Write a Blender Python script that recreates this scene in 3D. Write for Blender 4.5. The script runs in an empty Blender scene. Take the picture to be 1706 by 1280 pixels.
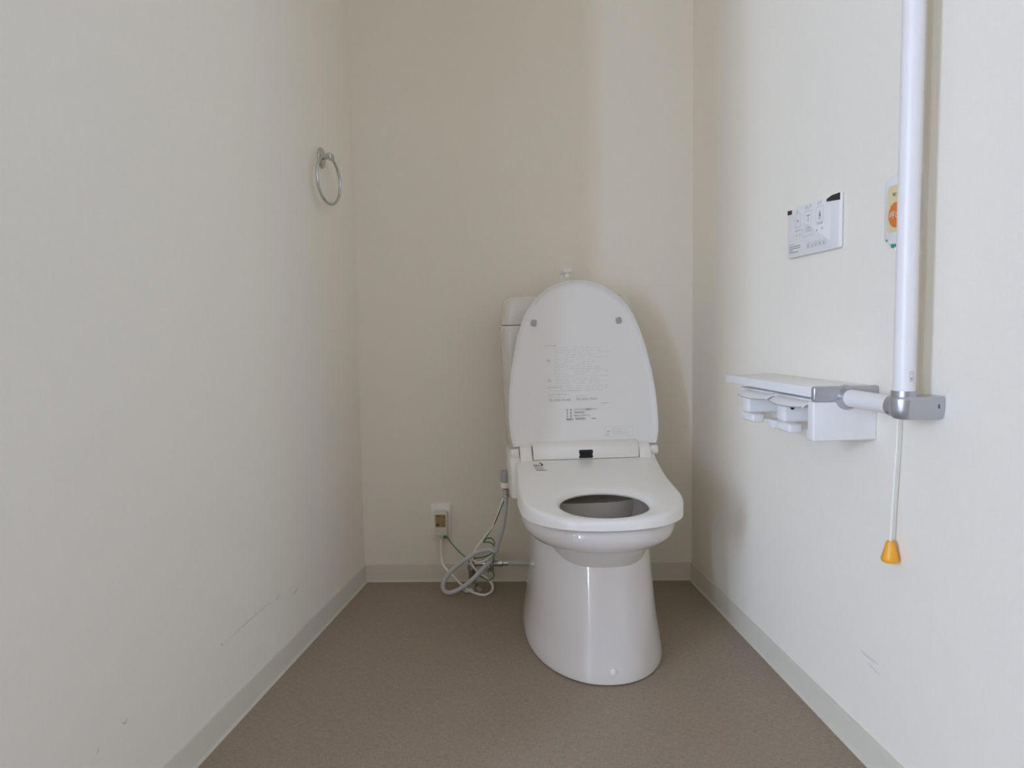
import bpy, bmesh, math, random
from mathutils import Matrix, Vector
random.seed(7)
SC = bpy.context.scene
COL = SC.collection

# ------------------------------------------------------------------ camera
F_PX = 1137.0
PITCH, ROLL, CAM_H = math.radians(4.28), math.radians(-0.95), 0.85
fwd = Vector((0, math.cos(PITCH), -math.sin(PITCH)))
up0 = Vector((0, math.sin(PITCH), math.cos(PITCH)))
rt0 = Vector((1, 0, 0))
rt = rt0*math.cos(ROLL) + up0*math.sin(ROLL)
up = -rt0*math.sin(ROLL) + up0*math.cos(ROLL)
cd = bpy.data.cameras.new('camera'); cam = bpy.data.objects.new('camera', cd); COL.objects.link(cam)
cd.sensor_width = 36.0; cd.lens = F_PX/1706*36; cd.clip_start = 0.02
cam.matrix_world = Matrix(((rt.x, up.x, -fwd.x, 0), (rt.y, up.y, -fwd.y, 0), (rt.z, up.z, -fwd.z, CAM_H), (0, 0, 0, 1)))
SC.camera = cam

# ------------------------------------------------------------------ world, daylight through the windows, exposure
w = bpy.data.worlds.new('world'); SC.world = w; w.use_nodes = True
w.node_tree.nodes['Background'].inputs[0].default_value = (0.80, 0.89, 1.0, 1)
w.node_tree.nodes['Background'].inputs[1].default_value = 0.8
SC.view_settings.view_transform = 'Standard'; SC.view_settings.look = 'None'
SC.view_settings.gamma = 1.0; SC.view_settings.exposure = 0.07; SC.view_settings.use_curve_mapping = False
SC.cycles.max_bounces = 12; SC.cycles.diffuse_bounces = 8
DAY = (0.66, 0.84, 1.23)
def area(name, loc, direction, sx, sy, power, color=DAY):
    l = bpy.data.lights.new(name, 'AREA'); l.shape = 'RECTANGLE'; l.size = sx; l.size_y = sy
    l.energy = power; l.color = color
    o = bpy.data.objects.new(name, l); COL.objects.link(o); o.location = loc
    o.rotation_euler = Vector(direction).to_track_quat('-Z', 'Y').to_euler()
    return o
HX0, HX1, HY0, CEIL = -4.00, 2.30, -4.90, 2.40
W1 = (-2.68, -1.92, 0.70, 2.35)      # lobby, left wall: y0 y1 z0 z1
W2 = (-4.67, -4.29, 0.06, 2.35)      # lobby, left wall, narrow side light
W3 = (-1.75, -0.05, 0.90, 2.35)      # lobby, right wall
for nm, wn, x, dx, pw in (('daylight_window_1', W1, HX0-0.02, 1, 148), ('daylight_window_2', W2, HX0-0.02, 1, 112), ('daylight_window_3', W3, HX1+0.02, -1, 26)):
    area(nm, (x, (wn[0]+wn[1])/2, (wn[2]+wn[3])/2), (dx, 0, 0), wn[1]-wn[0], wn[3]-wn[2], pw)

# ------------------------------------------------------------------ materials
def nodes(m):
    m.use_nodes = True
    nt = m.node_tree
    return nt, nt.nodes['Principled BSDF']
def mat(name, col, rough=0.5, metal=0.0, spec=0.5, var=0.03, scale=40.0, bump=0.0, bscale=300.0, coat=0.0, bdist=0.0004):
    m = bpy.data.materials.new(name); nt, b = nodes(m); N = nt.nodes; L = nt.links
    b.inputs['Roughness'].default_value = rough; b.inputs['Metallic'].default_value = metal
    b.inputs['Specular IOR Level'].default_value = spec; b.inputs['Coat Weight'].default_value = coat
    tc = N.new('ShaderNodeTexCoord')
    nz = N.new('ShaderNodeTexNoise'); nz.inputs['Scale'].default_value = scale; nz.inputs['Detail'].default_value = 3
    L.new(tc.outputs['Object'], nz.inputs['Vector'])
    mx = N.new('ShaderNodeMix'); mx.data_type = 'RGBA'
    mx.inputs[6].default_value = [c*(1-var) for c in col]+[1]; mx.inputs[7].default_value = [min(1, c*(1+var)) for c in col]+[1]
    L.new(nz.outputs['Fac'], mx.inputs[0]); L.new(mx.outputs[2], b.inputs['Base Color'])
    if bump:
        n2 = N.new('ShaderNodeTexNoise'); n2.inputs['Scale'].default_value = bscale; n2.inputs['Detail'].default_value = 2
        L.new(tc.outputs['Object'], n2.inputs['Vector'])
        bp = N.new('ShaderNodeBump'); bp.inputs['Strength'].default_value = bump; bp.inputs['Distance'].default_value = bdist
        L.new(n2.outputs['Fac'], bp.inputs['Height']); L.new(bp.outputs['Normal'], b.inputs['Normal'])
    return m
def woven(name, col, var, s, bump, rough, spec=0.3, blot=0.02):
    """fine cross-woven surface: two noises stretched at right angles"""
    m = bpy.data.materials.new(name); nt, b = nodes(m); N = nt.nodes; L = nt.links
    b.inputs['Roughness'].default_value = rough; b.inputs['Specular IOR Level'].default_value = spec
    tc = N.new('ShaderNodeTexCoord'); outs = []
    for sc in ((s, s, s*0.16), (s*0.16, s*0.16, s)) if name.startswith('wall') else ((s, s*0.22, s), (s*0.22, s, s)):
        mp = N.new('ShaderNodeMapping'); mp.inputs['Scale'].default_value = sc; L.new(tc.outputs['Object'], mp.inputs['Vector'])
        nz = N.new('ShaderNodeTexNoise'); nz.inputs['Scale'].default_value = 1.0; nz.inputs['Detail'].default_value = 2
        L.new(mp.outputs['Vector'], nz.inputs['Vector']); outs.append(nz.outputs['Fac'])
    ad = N.new('ShaderNodeMath'); ad.operation = 'ADD'; L.new(outs[0], ad.inputs[0]); L.new(outs[1], ad.inputs[1])
    mr = N.new('ShaderNodeMapRange'); mr.inputs[1].default_value = 0.65; mr.inputs[2].default_value = 1.35; L.new(ad.outputs[0], mr.inputs[0])
    mx = N.new('ShaderNodeMix'); mx.data_type = 'RGBA'
    mx.inputs[6].default_value = [c*(1-var) for c in col]+[1]; mx.inputs[7].default_value = [min(1, c*(1+var)) for c in col]+[1]
    L.new(mr.outputs[0], mx.inputs[0])
    bl = N.new('ShaderNodeTexNoise'); bl.inputs['Scale'].default_value = 3.0; L.new(tc.outputs['Object'], bl.inputs['Vector'])
    hs = N.new('ShaderNodeHueSaturation'); L.new(mx.outputs[2], hs.inputs['Color'])
    m2 = N.new('ShaderNodeMapRange'); m2.inputs[3].default_value = 1-blot; m2.inputs[4].default_value = 1+blot
    L.new(bl.outputs['Fac'], m2.inputs[0]); L.new(m2.outputs[0], hs.inputs['Value'])
    L.new(hs.outputs['Color'], b.inputs['Base Color'])
    bp = N.new('ShaderNodeBump'); bp.inputs['Strength'].default_value = bump; bp.inputs['Distance'].default_value = 0.0006
    L.new(ad.outputs[0], bp.inputs['Height']); L.new(bp.outputs['Normal'], b.inputs['Normal'])
    return m
M = {}
M['wall'] = woven('wall_vinyl_paper', (0.865, 0.812, 0.695), 0.012, 260, 0.10, 0.75, 0.25, 0.008)
M['lobby'] = woven('wall_lobby_paper', (0.52, 0.43, 0.33), 0.012, 260, 0.10, 0.75, 0.25, 0.008)
M['ceil'] = mat('ceiling_paper', (0.92, 0.885, 0.80), 0.85, bump=0.2)
M['floor'] = woven('floor_vinyl', (0.325, 0.258, 0.192), 0.20, 330, 0.25, 0.42, 0.35, 0.03)
M['base'] = mat('baseboard_vinyl', (0.655, 0.612, 0.505), 0.45, var=0.015, scale=8)
M['porc'] = mat('porcelain', (0.74, 0.70, 0.645), 0.08, var=0.004, scale=6, coat=0.3)
M['plast'] = mat('white_plastic', (0.90, 0.875, 0.825), 0.28, var=0.004, scale=6)
M['lidp'] = mat('lid_plastic', (0.86, 0.845, 0.81), 0.32, var=0.004, scale=6)
M['wplast'] = mat('bright_white_plastic', (0.83, 0.81, 0.785), 0.35, var=0.004, scale=8)
M['remote'] = mat('remote_plastic', (0.83, 0.81, 0.785), 0.55, spec=0.3, var=0.004, scale=8)
M['reminkd'] = mat('remote_ink', (0.20, 0.20, 0.21), 0.6, var=0.0)
M['reminkl'] = mat('remote_outline_ink', (0.56, 0.55, 0.54), 0.6, var=0.0)
M['rail'] = mat('rail_resin', (0.83, 0.805, 0.775), 0.38, var=0.004, scale=8)
M['silver'] = mat('satin_silver', (0.50, 0.50, 0.52), 0.30, metal=0.75, var=0.01)
M['chrome'] = mat('chrome', (0.60, 0.61, 0.59), 0.16, metal=1.0, var=0.01)
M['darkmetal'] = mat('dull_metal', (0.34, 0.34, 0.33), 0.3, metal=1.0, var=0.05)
M['black'] = mat('gloss_black', (0.008, 0.008, 0.009), 0.12, var=0.0)
M['ink'] = mat('black_ink', (0.02, 0.02, 0.02), 0.6, var=0.0)
M['grayink'] = mat('gray_ink', (0.36, 0.36, 0.35), 0.6, var=0.0)
M['paleink'] = mat('pale_ink', (0.72, 0.71, 0.69), 0.6, var=0.0)
M['bumper'] = mat('gray_rubber', (0.42, 0.42, 0.42), 0.5, var=0.02)
M['hose'] = mat('gray_hose', (0.58, 0.58, 0.585), 0.42, var=0.02)
M['cord'] = mat('cream_cord', (0.90, 0.88, 0.79), 0.45, var=0.02)
M['green'] = mat('green_wire', (0.05, 0.20, 0.055), 0.45, var=0.05)
M['cream'] = mat('cream_plastic', (0.74, 0.69, 0.55), 0.4, var=0.01)
M['tan'] = mat('tan_label', (0.34, 0.25, 0.09), 0.5, var=0.12, scale=300)
M['brownink'] = mat('brown_ink', (0.12, 0.09, 0.02), 0.6, var=0.0)
M['yellow'] = mat('pale_yellow_label', (0.76, 0.64, 0.36), 0.5, var=0.01)
M['orange'] = mat('orange_button', (0.78, 0.20, 0.035), 0.4, var=0.01)
M['amber'] = mat('amber_plastic', (0.90, 0.40, 0.015), 0.4, var=0.02)
M['teal'] = mat('teal_plastic', (0.04, 0.30, 0.24), 0.4, var=0.02)
M['pink'] = mat('red_ink', (0.45, 0.03, 0.05), 0.6, var=0.0)
M['scuff'] = mat('scuff_gray', (0.70, 0.675, 0.63), 0.8, var=0.06, scale=120)
M['scuffd'] = mat('scuff_dark', (0.56, 0.54, 0.51), 0.8, var=0.06, scale=120)
M['wood'] = mat('window_frame_white', (0.75, 0.74, 0.71), 0.4)
gm = bpy.data.materials.new('window_glass'); nt, b = nodes(gm)
b.inputs['Transmission Weight'].default_value = 1.0; b.inputs['Roughness'].default_value = 0.02; b.inputs['IOR'].default_value = 1.1
M['glass'] = gm

# ------------------------------------------------------------------ mesh helpers
def link(name, me, m, parent=None, smooth=True, ang=35):
    if m is not None: me.materials.append(M[m])
    if smooth:
        for p in me.polygons: p.use_smooth = True
        me.set_sharp_from_angle(angle=math.radians(ang))
    o = bpy.data.objects.new(name, me); COL.objects.link(o)
    if parent is not None: o.parent = parent
    return o
def from_bm(name, bm, m, parent=None, smooth=True, ang=35):
    bmesh.ops.recalc_face_normals(bm, faces=bm.faces)
    me = bpy.data.meshes.new(name); bm.to_mesh(me); bm.free()
    return link(name, me, m, parent, smooth, ang)
def poly(name, vs, fs, m, parent=None, smooth=True, ang=35):
    bm = bmesh.new(); bv = [bm.verts.new(v) for v in vs]
    for f in fs: bm.faces.new([bv[i] for i in f])
    return from_bm(name, bm, m, parent, smooth, ang)
def bm_box(bm, a, b, bev=0.0, seg=2, mtx=None):
    t = bmesh.new()
    vs = [t.verts.new((x, y, z)) for x in (a[0], b[0]) for y in (a[1], b[1]) for z in (a[2], b[2])]
    for f in ((0, 1, 3, 2), (4, 6, 7, 5), (0, 4, 5, 1), (2, 3, 7, 6), (0, 2, 6, 4), (1, 5, 7, 3)): t.faces.new([vs[i] for i in f])
    if bev: bmesh.ops.bevel(t, geom=t.edges[:], offset=bev, segments=seg, affect='EDGES', profile=0.5)
    if mtx: t.transform(mtx)
    bm_join(bm, t)
def bm_join(bm, t):
    me = bpy.data.meshes.new('tmp'); t.to_mesh(me); t.free(); bm.from_mesh(me); bpy.data.meshes.remove(me)
def box(name, a, b, m, parent=None, bev=0.0, seg=2, mtx=None):
    bm = bmesh.new(); bm_box(bm, a, b, bev, seg, mtx); return from_bm(name, bm, m, parent)
def bm_loft(bm, rings, cap0=True, cap1=True, closed=True):
    vr = [[bm.verts.new(p) for p in r] for r in rings]
    n = len(rings[0])
    for a, b in zip(vr, vr[1:]):
        for i in range(n if closed else n-1):
            j = (i+1) % n
            bm.faces.new((a[i], a[j], b[j], b[i]))
    if cap0: bm.faces.new(vr[0][::-1])
    if cap1: bm.faces.new(vr[-1])
    return vr
def loft(name, rings, m, parent=None, cap0=True, cap1=True, ang=35):
    bm = bmesh.new(); bm_loft(bm, rings, cap0, cap1); return from_bm(name, bm, m, parent, ang=ang)
def bm_tube(bm, pts, r, n=10, caps=True):
    pts = [Vector(p) for p in pts]; rings = []
    t = (pts[1]-pts[0]).normalized()
    ref = Vector((0, 0, 1)) if abs(t.z) < 0.9 else Vector((1, 0, 0))
    nrm = (ref - t*ref.dot(t)).normalized()
    for i, p in enumerate(pts):
        a = pts[max(i-1, 0)]; b = pts[min(i+1, len(pts)-1)]; t = (b-a).normalized()
        nrm = (nrm - t*nrm.dot(t)).normalized(); bn = t.cross(nrm)
        rr = r[i] if isinstance(r, (list, tuple)) else r
        rings.append([p + (nrm*math.cos(2*math.pi*k/n) + bn*math.sin(2*math.pi*k/n))*rr for k in range(n)])
    bm_loft(bm, rings, caps, caps)
def tube(name, pts, r, m, parent=None, n=10):
    bm = bmesh.new(); bm_tube(bm, pts, r, n); return from_bm(name, bm, m, parent, ang=50)
def spline(P, k=8):
    P = [Vector(p) for p in P]; out = []
    for i in range(len(P)-1):
        p0, p1, p2, p3 = P[max(i-1, 0)], P[i], P[i+1], P[min(i+2, len(P)-1)]
        for j in range(k):
            t = j/k
            out.append(0.5*((2*p1)+(p2-p0)*t+(2*p0-5*p1+4*p2-p3)*t*t+(3*p1-p0-3*p2+p3)*t**3))
    return out+[P[-1]]
def lathe(name, prof, m, parent=None, n=24, mtx=None, bm=None):
    own = bm is None
    t = bmesh.new()
    bm_loft(t, [[(r*math.cos(2*math.pi*k/n), r*math.sin(2*math.pi*k/n), z) for k in range(n)] for r, z in prof])
    if mtx: t.transform(mtx)
    if own: return from_bm(name, t, m, parent)
    bm_join(bm, t)
def axis_m(o, x, y, z):
    x, y, z = Vector(x), Vector(y), Vector(z)
    return Matrix(((x.x, y.x, z.x, o[0]), (x.y, y.y, z.y, o[1]), (x.z, y.z, z.z, o[2]), (0, 0, 0, 1)))
def along(o, d):
    z = Vector(d).normalized(); ref = Vector((0, 0, 1)) if abs(z.z) < 0.9 else Vector((1, 0, 0))
    x = ref.cross(z).normalized(); return axis_m(o, x, z.cross(x), z)
def rrect(w, h, r, n=5, cx=0, cy=0):
    out = []
    for sx, sy, a0 in ((1, 1, 0), (-1, 1, 90), (-1, -1, 180), (1, -1, 270)):
        for k in range(n+1):
            a = math.radians(a0+90*k/n); out.append((cx+sx*(w/2-r)+r*math.cos(a), cy+sy*(h/2-r)+r*math.sin(a)))
    return out
def plate(name, outline, t, m, parent, mtx, bev=0.0):
    """solid slab: 2-D outline extruded 0..t along local z, front edge softened"""
    cx = sum(p[0] for p in outline)/len(outline); cy = sum(p[1] for p in outline)/len(outline)
    def sh(d):
        res = []
        for x, y in outline:
            l = math.hypot(x-cx, y-cy) or 1; res.append((x-(x-cx)/l*d, y-(y-cy)/l*d))
        return res
    rings = [[(x, y, 0) for x, y in outline]]
    if bev:
        rings += [[(x, y, t-bev) for x, y in outline], [(x, y, t-bev*0.3) for x, y in sh(bev*0.3)], [(x, y, t) for x, y in sh(bev)]]
    else: rings += [[(x, y, t) for x, y in outline]]
    bm = bmesh.new(); bm_loft(bm, rings); bm.transform(mtx)
    return from_bm(name, bm, m, parent)
def text_bm(bm, body, x0, x1, y0, y1, z=0.0):
    cu = bpy.data.curves.new('t', 'FONT'); cu.body = body; cu.resolution_u = 2
    o = bpy.data.objects.new('t', cu); COL.objects.link(o)
    me = bpy.data.meshes.new_from_object(o.evaluated_get(bpy.context.evaluated_depsgraph_get()))
    bpy.data.objects.remove(o); bpy.data.curves.remove(cu)
    if not len(me.vertices): return
    xs = [v.co.x for v in me.vertices]; ys = [v.co.y for v in me.vertices]
    ax_, bx_, ay_, by_ = min(xs), max(xs), min(ys), max(ys)
    for v in me.vertices:
        v.co = (x0+(v.co.x-ax_)/(bx_-ax_)*(x1-x0), y0+(v.co.y-ay_)/max(by_-ay_, 1e-6)*(y1-y0), z)
    bm.from_mesh(me); bpy.data.meshes.remove(me)
def rect_bm(bm, x0, x1, y0, y1, z=0.0, slant=0.0):
    bm.faces.new([bm.verts.new(p) for p in ((x0, y0, z), (x1, y0+slant, z), (x1, y1+slant, z), (x0, y1, z))])
def frame_bm(bm, x0, x1, y0, y1, t, z=0.0):
    for a in ((x0, x1, y0, y0+t), (x0, x1, y1-t, y1), (x0, x0+t, y0+t, y1-t), (x1-t, x1, y0+t, y1-t)): rect_bm(bm, *a, z)
def decal(name, bm, m, parent, mtx):
    bm.transform(mtx); me = bpy.data.meshes.new(name); bm.to_mesh(me); bm.free()
    return link(name, me, m, parent, smooth=False)
def empty(name, mtx, label, cat, group=None):
    o = bpy.data.objects.new(name, None); COL.objects.link(o); o.matrix_world = mtx; o.empty_display_size = 0.05
    o['label'] = label; o['category'] = cat
    if group: o['group'] = group
    return o
def struct(o, label=None):
    o['kind'] = 'structure'
    if label: o['label'] = label; o['category'] = label.split()[-1]
    return o

# ------------------------------------------------------------------ the room frames
BL = Vector((-0.5190, 2.3091, 0)); BR = Vector((0.6024, 2.2759, 0))
uR = Vector((0.08102, -0.99671, 0)).normalized(); nR = Vector((-uR.y*-1, 0, 0))
nR = Vector((uR.y, -uR.x, 0))                 # into the room (to the left)
uL = Vector((-0.12527, -0.99212, 0)).normalized(); nL = Vector((-uL.y, uL.x, 0))
uB = (BR-BL).normalized(); nB = Vector((uB.y, -uB.x, 0))
Z = Vector((0, 0, 1))
FR = axis_m(BR, nR, uR, Z)                    # right wall: x = off the wall, y = towards the camera
FL = axis_m(BL, nL, -uL, Z)                   # left wall: x = off the wall, y = away from the camera
FB = axis_m(BL, uB, -nB, Z)                   # back wall: x = along, y = into the wall
LL, LR = 1.622, 1.43                          # wall lengths up to the doorway
def wallbox(name, o, u, n, length, z0, z1, t=0.10, start=0.0):
    """solid wall, inner face through o along u, thickness away from n"""
    a = o+u*start; b_ = o+u*length
    pts = [a, b_, b_-n*t, a-n*t]
    vs = [(p.x, p.y, z) for z in (z0, z1) for p in pts]
    return poly(name, vs, [(0, 1, 2, 3), (4, 5, 6, 7), (0, 1, 5, 4), (1, 2, 6, 5), (2, 3, 7, 6), (3, 0, 4, 7)], 'wall', smooth=False)
struct(wallbox('wall_back', BL-uB*0.1, uB, nB, 1.33, 0, CEIL), 'off-white papered wall behind the toilet')
wl = struct(wallbox('wall_left', BL, uL, nL, LL, 0, CEIL), 'off-white papered left side wall')
wr = struct(wallbox('wall_right', BR, uR, nR, LR, 0, CEIL), 'off-white papered right side wall')
struct(box('floor', (HX0-0.1, HY0-0.1, -0.05), (HX1+0.1, 2.42, 0), 'floor'), 'beige brown woven-look vinyl floor')
struct(box('ceiling', (HX0-0.1, HY0-0.1, CEIL), (HX1+0.1, 2.42, CEIL+0.05), 'ceil'), 'plain white ceiling')
# the lobby in front of the doorway, where the daylight comes from
JL = BL+uL*LL; JR = BR+uR*LR
struct(box('wall_lobby_left_front', (HX0-0.1, JL.y, 0), (JL.x-0.10, JL.y+0.10, CEIL), 'lobby'))
struct(box('wall_lobby_right_front', (JR.x+0.10, JR.y, 0), (HX1+0.1, JR.y+0.10, CEIL), 'lobby'))
struct(box('wall_lobby_rear', (HX0-0.1, HY0-0.1, 0), (HX1+0.1, HY0, CEIL), 'lobby'))
def wall_open(name, x0, x1, y0, y1, wins):
    bm = bmesh.new(); y = y0
    for a in sorted(wins):
        bm_box(bm, (x0, y, 0), (x1, a[0], CEIL)); bm_box(bm, (x0, a[0], 0), (x1, a[1], a[2])); bm_box(bm, (x0, a[0], a[3]), (x1, a[1], CEIL)); y = a[1]
    bm_box(bm, (x0, y, 0), (x1, y1, CEIL)); return struct(from_bm(name, bm, 'lobby', smooth=False))
wall_open('wall_lobby_left', HX0-0.1, HX0, HY0, JL.y+0.1, [W1, W2])
wall_open('wall_lobby_right', HX1, HX1+0.1, HY0, JR.y+0.1, [W3])
for i, (wn, x) in enumerate(((W1, HX0-0.08), (W2, HX0-0.08), (W3, HX1+0.08))):
    bm = bmesh.new(); t = 0.02
    for a, b_ in (((wn[0], wn[2]), (wn[0]+t, wn[3])), ((wn[1]-t, wn[2]), (wn[1], wn[3])), ((wn[0]+t, wn[2]), (wn[1]-t, wn[2]+t)), ((wn[0]+t, wn[3]-t), (wn[1]-t, wn[3]))):
        bm_box(bm, (x-0.012, a[0], a[1]), (x+0.012, b_[0], b_[1]))
    f = struct(from_bm('window_%d' % (i+1), bm, 'wood', smooth=False))
    box('pane', (x-0.002, wn[0]+t, wn[2]+t), (x+0.002, wn[1]-t, wn[3]-t), 'glass', f)
# soft vinyl baseboards with a small toe
PROF = [(0, 0), (0.011, 0), (0.0105, 0.0015), (0.0075, 0.004), (0.0055, 0.008), (0.005, 0.056), (0.0035, 0.0595), (0, 0.06)]
def baseboard(name, o, u, n, l):
    rings = [[tuple(o+u*s+n*d+Z*z) for d, z in PROF] for s in (0, l)]
    return struct(loft(name, rings, 'base', ang=30))
baseboard('baseboard_back', BL, uB, nB, (BR-BL).length)
baseboard('baseboard_left', BL, uL, nL, LL)
baseboard('baseboard_right', BR, uR, nR, LR)
# faint scuffs on the side walls
def scuff(parent, o, u, n, pts, wd, m):
    bm = bmesh.new(); rings = []
    P = [o+u*a+Z*z+n*0.0004 for a, z in pts]
    vs = []
    for i, p in enumerate(P):
        k = math.sin(math.pi*(i+0.3)/(len(P)-0.4)); vs.append((bm.verts.new(p+Z*wd*k*0.5), bm.verts.new(p-Z*wd*k*0.5)))
    for a, b_ in zip(vs, vs[1:]): bm.faces.new((a[0], b_[0], b_[1], a[1]))
    me = bpy.data.meshes.new('scuff_mark'); bm.to_mesh(me); bm.free(); link('scuff_mark', me, m, parent, smooth=False)
for pts, wd, m in (([(0.885, 0.19), (0.82, 0.196), (0.768, 0.197), (0.70, 0.199), (0.664, 0.195)], 0.004, 'scuff'),
                   ([(0.556, 0.168), (0.54, 0.172), (0.522, 0.179)], 0.004, 'scuffd'), ([(0.902, 0.197), (0.897, 0.194), (0.893, 0.188)], 0.005, 'scuffd'),
                   ([(0.65, 0.192), (0.64, 0.196), (0.63, 0.203)], 0.004, 'scuffd'),
                   ([(1.207, 0.201), (1.2, 0.197), (1.194, 0.203)], 0.004, 'scuffd'), ([(1.268, 0.184), (1.264, 0.190), (1.262, 0.197)], 0.005, 'scuffd')):
    scuff(wl, BL, uL, nL, pts, wd, m)
for pts, wd in (([(0.97, 0.214), (0.99, 0.2105), (1.012, 0.211), (1.03, 0.2116)], 0.006), ([(0.995, 0.20), (1.01, 0.197), (1.02, 0.195), (1.036, 0.194)], 0.004)):
    scuff(wr, BR, uR, nR, pts, wd, 'scuff')

# ------------------------------------------------------------------ toilet
YAW = math.radians(4.65)
TX = Vector((math.cos(YAW), math.sin(YAW), 0)); TY = Vector((-math.sin(YAW), math.cos(YAW), 0))
TO = Vector((0.1615, 2.255, 0)) + TX*0.018
toilet = empty('toilet', axis_m(TO, TX, TY, Z), 'white shower toilet with raised lid standing against the back wall', 'toilet')
def egg(z, wd, front, back, cy, n=64, p=2.3, pb=2.8, cx=0.0):
    r = []
    for k in range(n):
        a = 2*math.pi*k/n; c_, s_ = math.cos(a), math.sin(a)
        e = p if s_ < 0 else pb
        x = math.copysign(abs(c_)**(2/e), c_)*wd
        y = cy + (math.copysign(abs(s_)**(2/e), s_)*((cy-front) if s_ < 0 else (back-cy)))
        r.append((cx+x, y, z))
    return r
bm = bmesh.new()
# pedestal, flaring slightly to the floor
PED = [(0.0, 0.180, -0.675), (0.004, 0.1845, -0.681), (0.012, 0.1850, -0.681), (0.035, 0.181, -0.675), (0.07, 0.175, -0.667), (0.12, 0.168, -0.657), (0.18, 0.163, -0.646), (0.225, 0.159, -0.636),
       (0.262, 0.157, -0.630), (0.290, 0.154, -0.622), (0.311, 0.147, -0.610), (0.326, 0.136, -0.593), (0.336, 0.116, -0.565), (0.341, 0.08, -0.51), (0.343, 0.04, -0.46)]
bm_loft(bm, [egg(z, w_, f_, -0.06 if w_ > 0.1 else -0.30, -0.37, p=2.15) for z, w_, f_ in PED])
# rear column under the bowl
bm_loft(bm, [egg(z, w_, f_, -0.03, -0.22, p=2.8) for z, w_, f_ in ((0.15, 0.150, -0.40), (0.25, 0.150, -0.40), (0.32, 0.157, -0.42), (0.384, 0.170, -0.43))])
# bowl: outside up, over the rim, inside down
OUT = [(0.286, 0.04, -0.49, -0.36), (0.289, 0.062, -0.525, -0.30), (0.298, 0.086, -0.566, -0.27), (0.3075, 0.116, -0.610, -0.24), (0.318, 0.151, -0.654, -0.22), (0.331, 0.184, -0.690, -0.20), (0.347, 0.1955, -0.7035, -0.18),
       (0.362, 0.1985, -0.7075, -0.16), (0.376, 0.1975, -0.7065, -0.16), (0.383, 0.194, -0.702, -0.16), (0.3855, 0.188, -0.695, -0.17)]
IN = [(0.3855, 0.140, -0.662, -0.33), (0.382, 0.135, -0.657, -0.335), (0.365, 0.137, -0.660, -0.33), (0.33, 0.138, -0.655, -0.33), (0.26, 0.12, -0.62, -0.36), (0.20, 0.08, -0.55, -0.40), (0.17, 0.03, -0.50, -0.44)]
bm_loft(bm, [egg(z, w_, f_, b_, -0.46, p=2.25, pb=2.6) for z, w_, f_, b_ in OUT+IN])
bowl = from_bm('bowl', bm, 'porc', toilet, ang=40)
lathe('bolt_cap', [(0.0075, -0.01), (0.0075, 0.0012), (0.0062, 0.0022), (0.003, 0.0026)], 'plast', bowl, mtx=along((-0.002, -0.6765, 0.0335), (0.0, -1, 0.15)))
# water in the bowl
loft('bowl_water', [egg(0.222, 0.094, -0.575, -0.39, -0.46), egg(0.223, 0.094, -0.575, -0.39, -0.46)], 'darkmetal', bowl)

# tank
def rb(z, x0, x1, y0, y1, r=0.03):
    return [(x, y, z) for x, y in rrect(x1-x0, y1-y0, r, 6, (x0+x1)/2, (y0+y1)/2)]
tank = loft('tank', [rb(0.475, -0.196, 0.168, -0.150, 0.0), rb(0.49, -0.203, 0.175, -0.156, 0.0), rb(0.60, -0.210, 0.180, -0.158, 0.0),
                     rb(0.80, -0.219, 0.188, -0.160, 0.0), rb(0.868, -0.221, 0.190, -0.160, 0.0), rb(0.8715, -0.219, 0.188, -0.158, 0.0)], 'porc', toilet, ang=40)
loft('tank_lid', [rb(0.8735, -0.217, 0.186, -0.157, -0.002), rb(0.8745, -0.2195, 0.189, -0.1595, 0.0), rb(0.90, -0.217, 0.189, -0.160, 0.0), rb(0.94, -0.2125, 0.188, -0.157, -0.001, 0.034),
                  rb(0.952, -0.209, 0.186, -0.153, -0.004, 0.034), rb(0.959, -0.202, 0.180, -0.146, -0.01, 0.034), rb(0.962, -0.188, 0.168, -0.13, -0.022, 0.03),
                  rb(0.958, -0.150, 0.13, -0.115, -0.035, 0.03)], 'porc', tank, ang=45)
bm = bmesh.new()
bm_loft(bm, [[(x, y, z) for x, y in rrect(w_, d_, 0.008, 4, -0.009, -0.045)] for z, w_, d_ in ((0.955, 0.04, 0.04), (0.965, 0.034, 0.034), (0.99, 0.030, 0.030), (1.03, 0.028, 0.028), (1.036, 0.026, 0.026))])
bm_box(bm, (-0.0225, -0.112, 1.0345), (0.0045, -0.032, 1.0475), 0.004, 3)
lathe(None, [(0.0085, 0), (0.0085, 0.006), (0.006, 0.014), (0.006, 0.018)], None, bm=bm, mtx=axis_m((-0.009, -0.10, 1.020), (1, 0, 0), (0, 1, 0), (0, 0, 1)))
from_bm('hand_wash_spout', bm, 'plast', tank)
bm = bmesh.new()
lathe(None, [(0.011, 0), (0.011, 0.006), (0.006, 0.008), (0.006, 0.014)], None, bm=bm, mtx=along((0.187, -0.11, 0.845), (1, 0, 0)))
bm_box(bm, (0.198, -0.165, 0.838), (0.2085, -0.10, 0.852), 0.004)
from_bm('flush_lever', bm, 'silver', tank)

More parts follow.
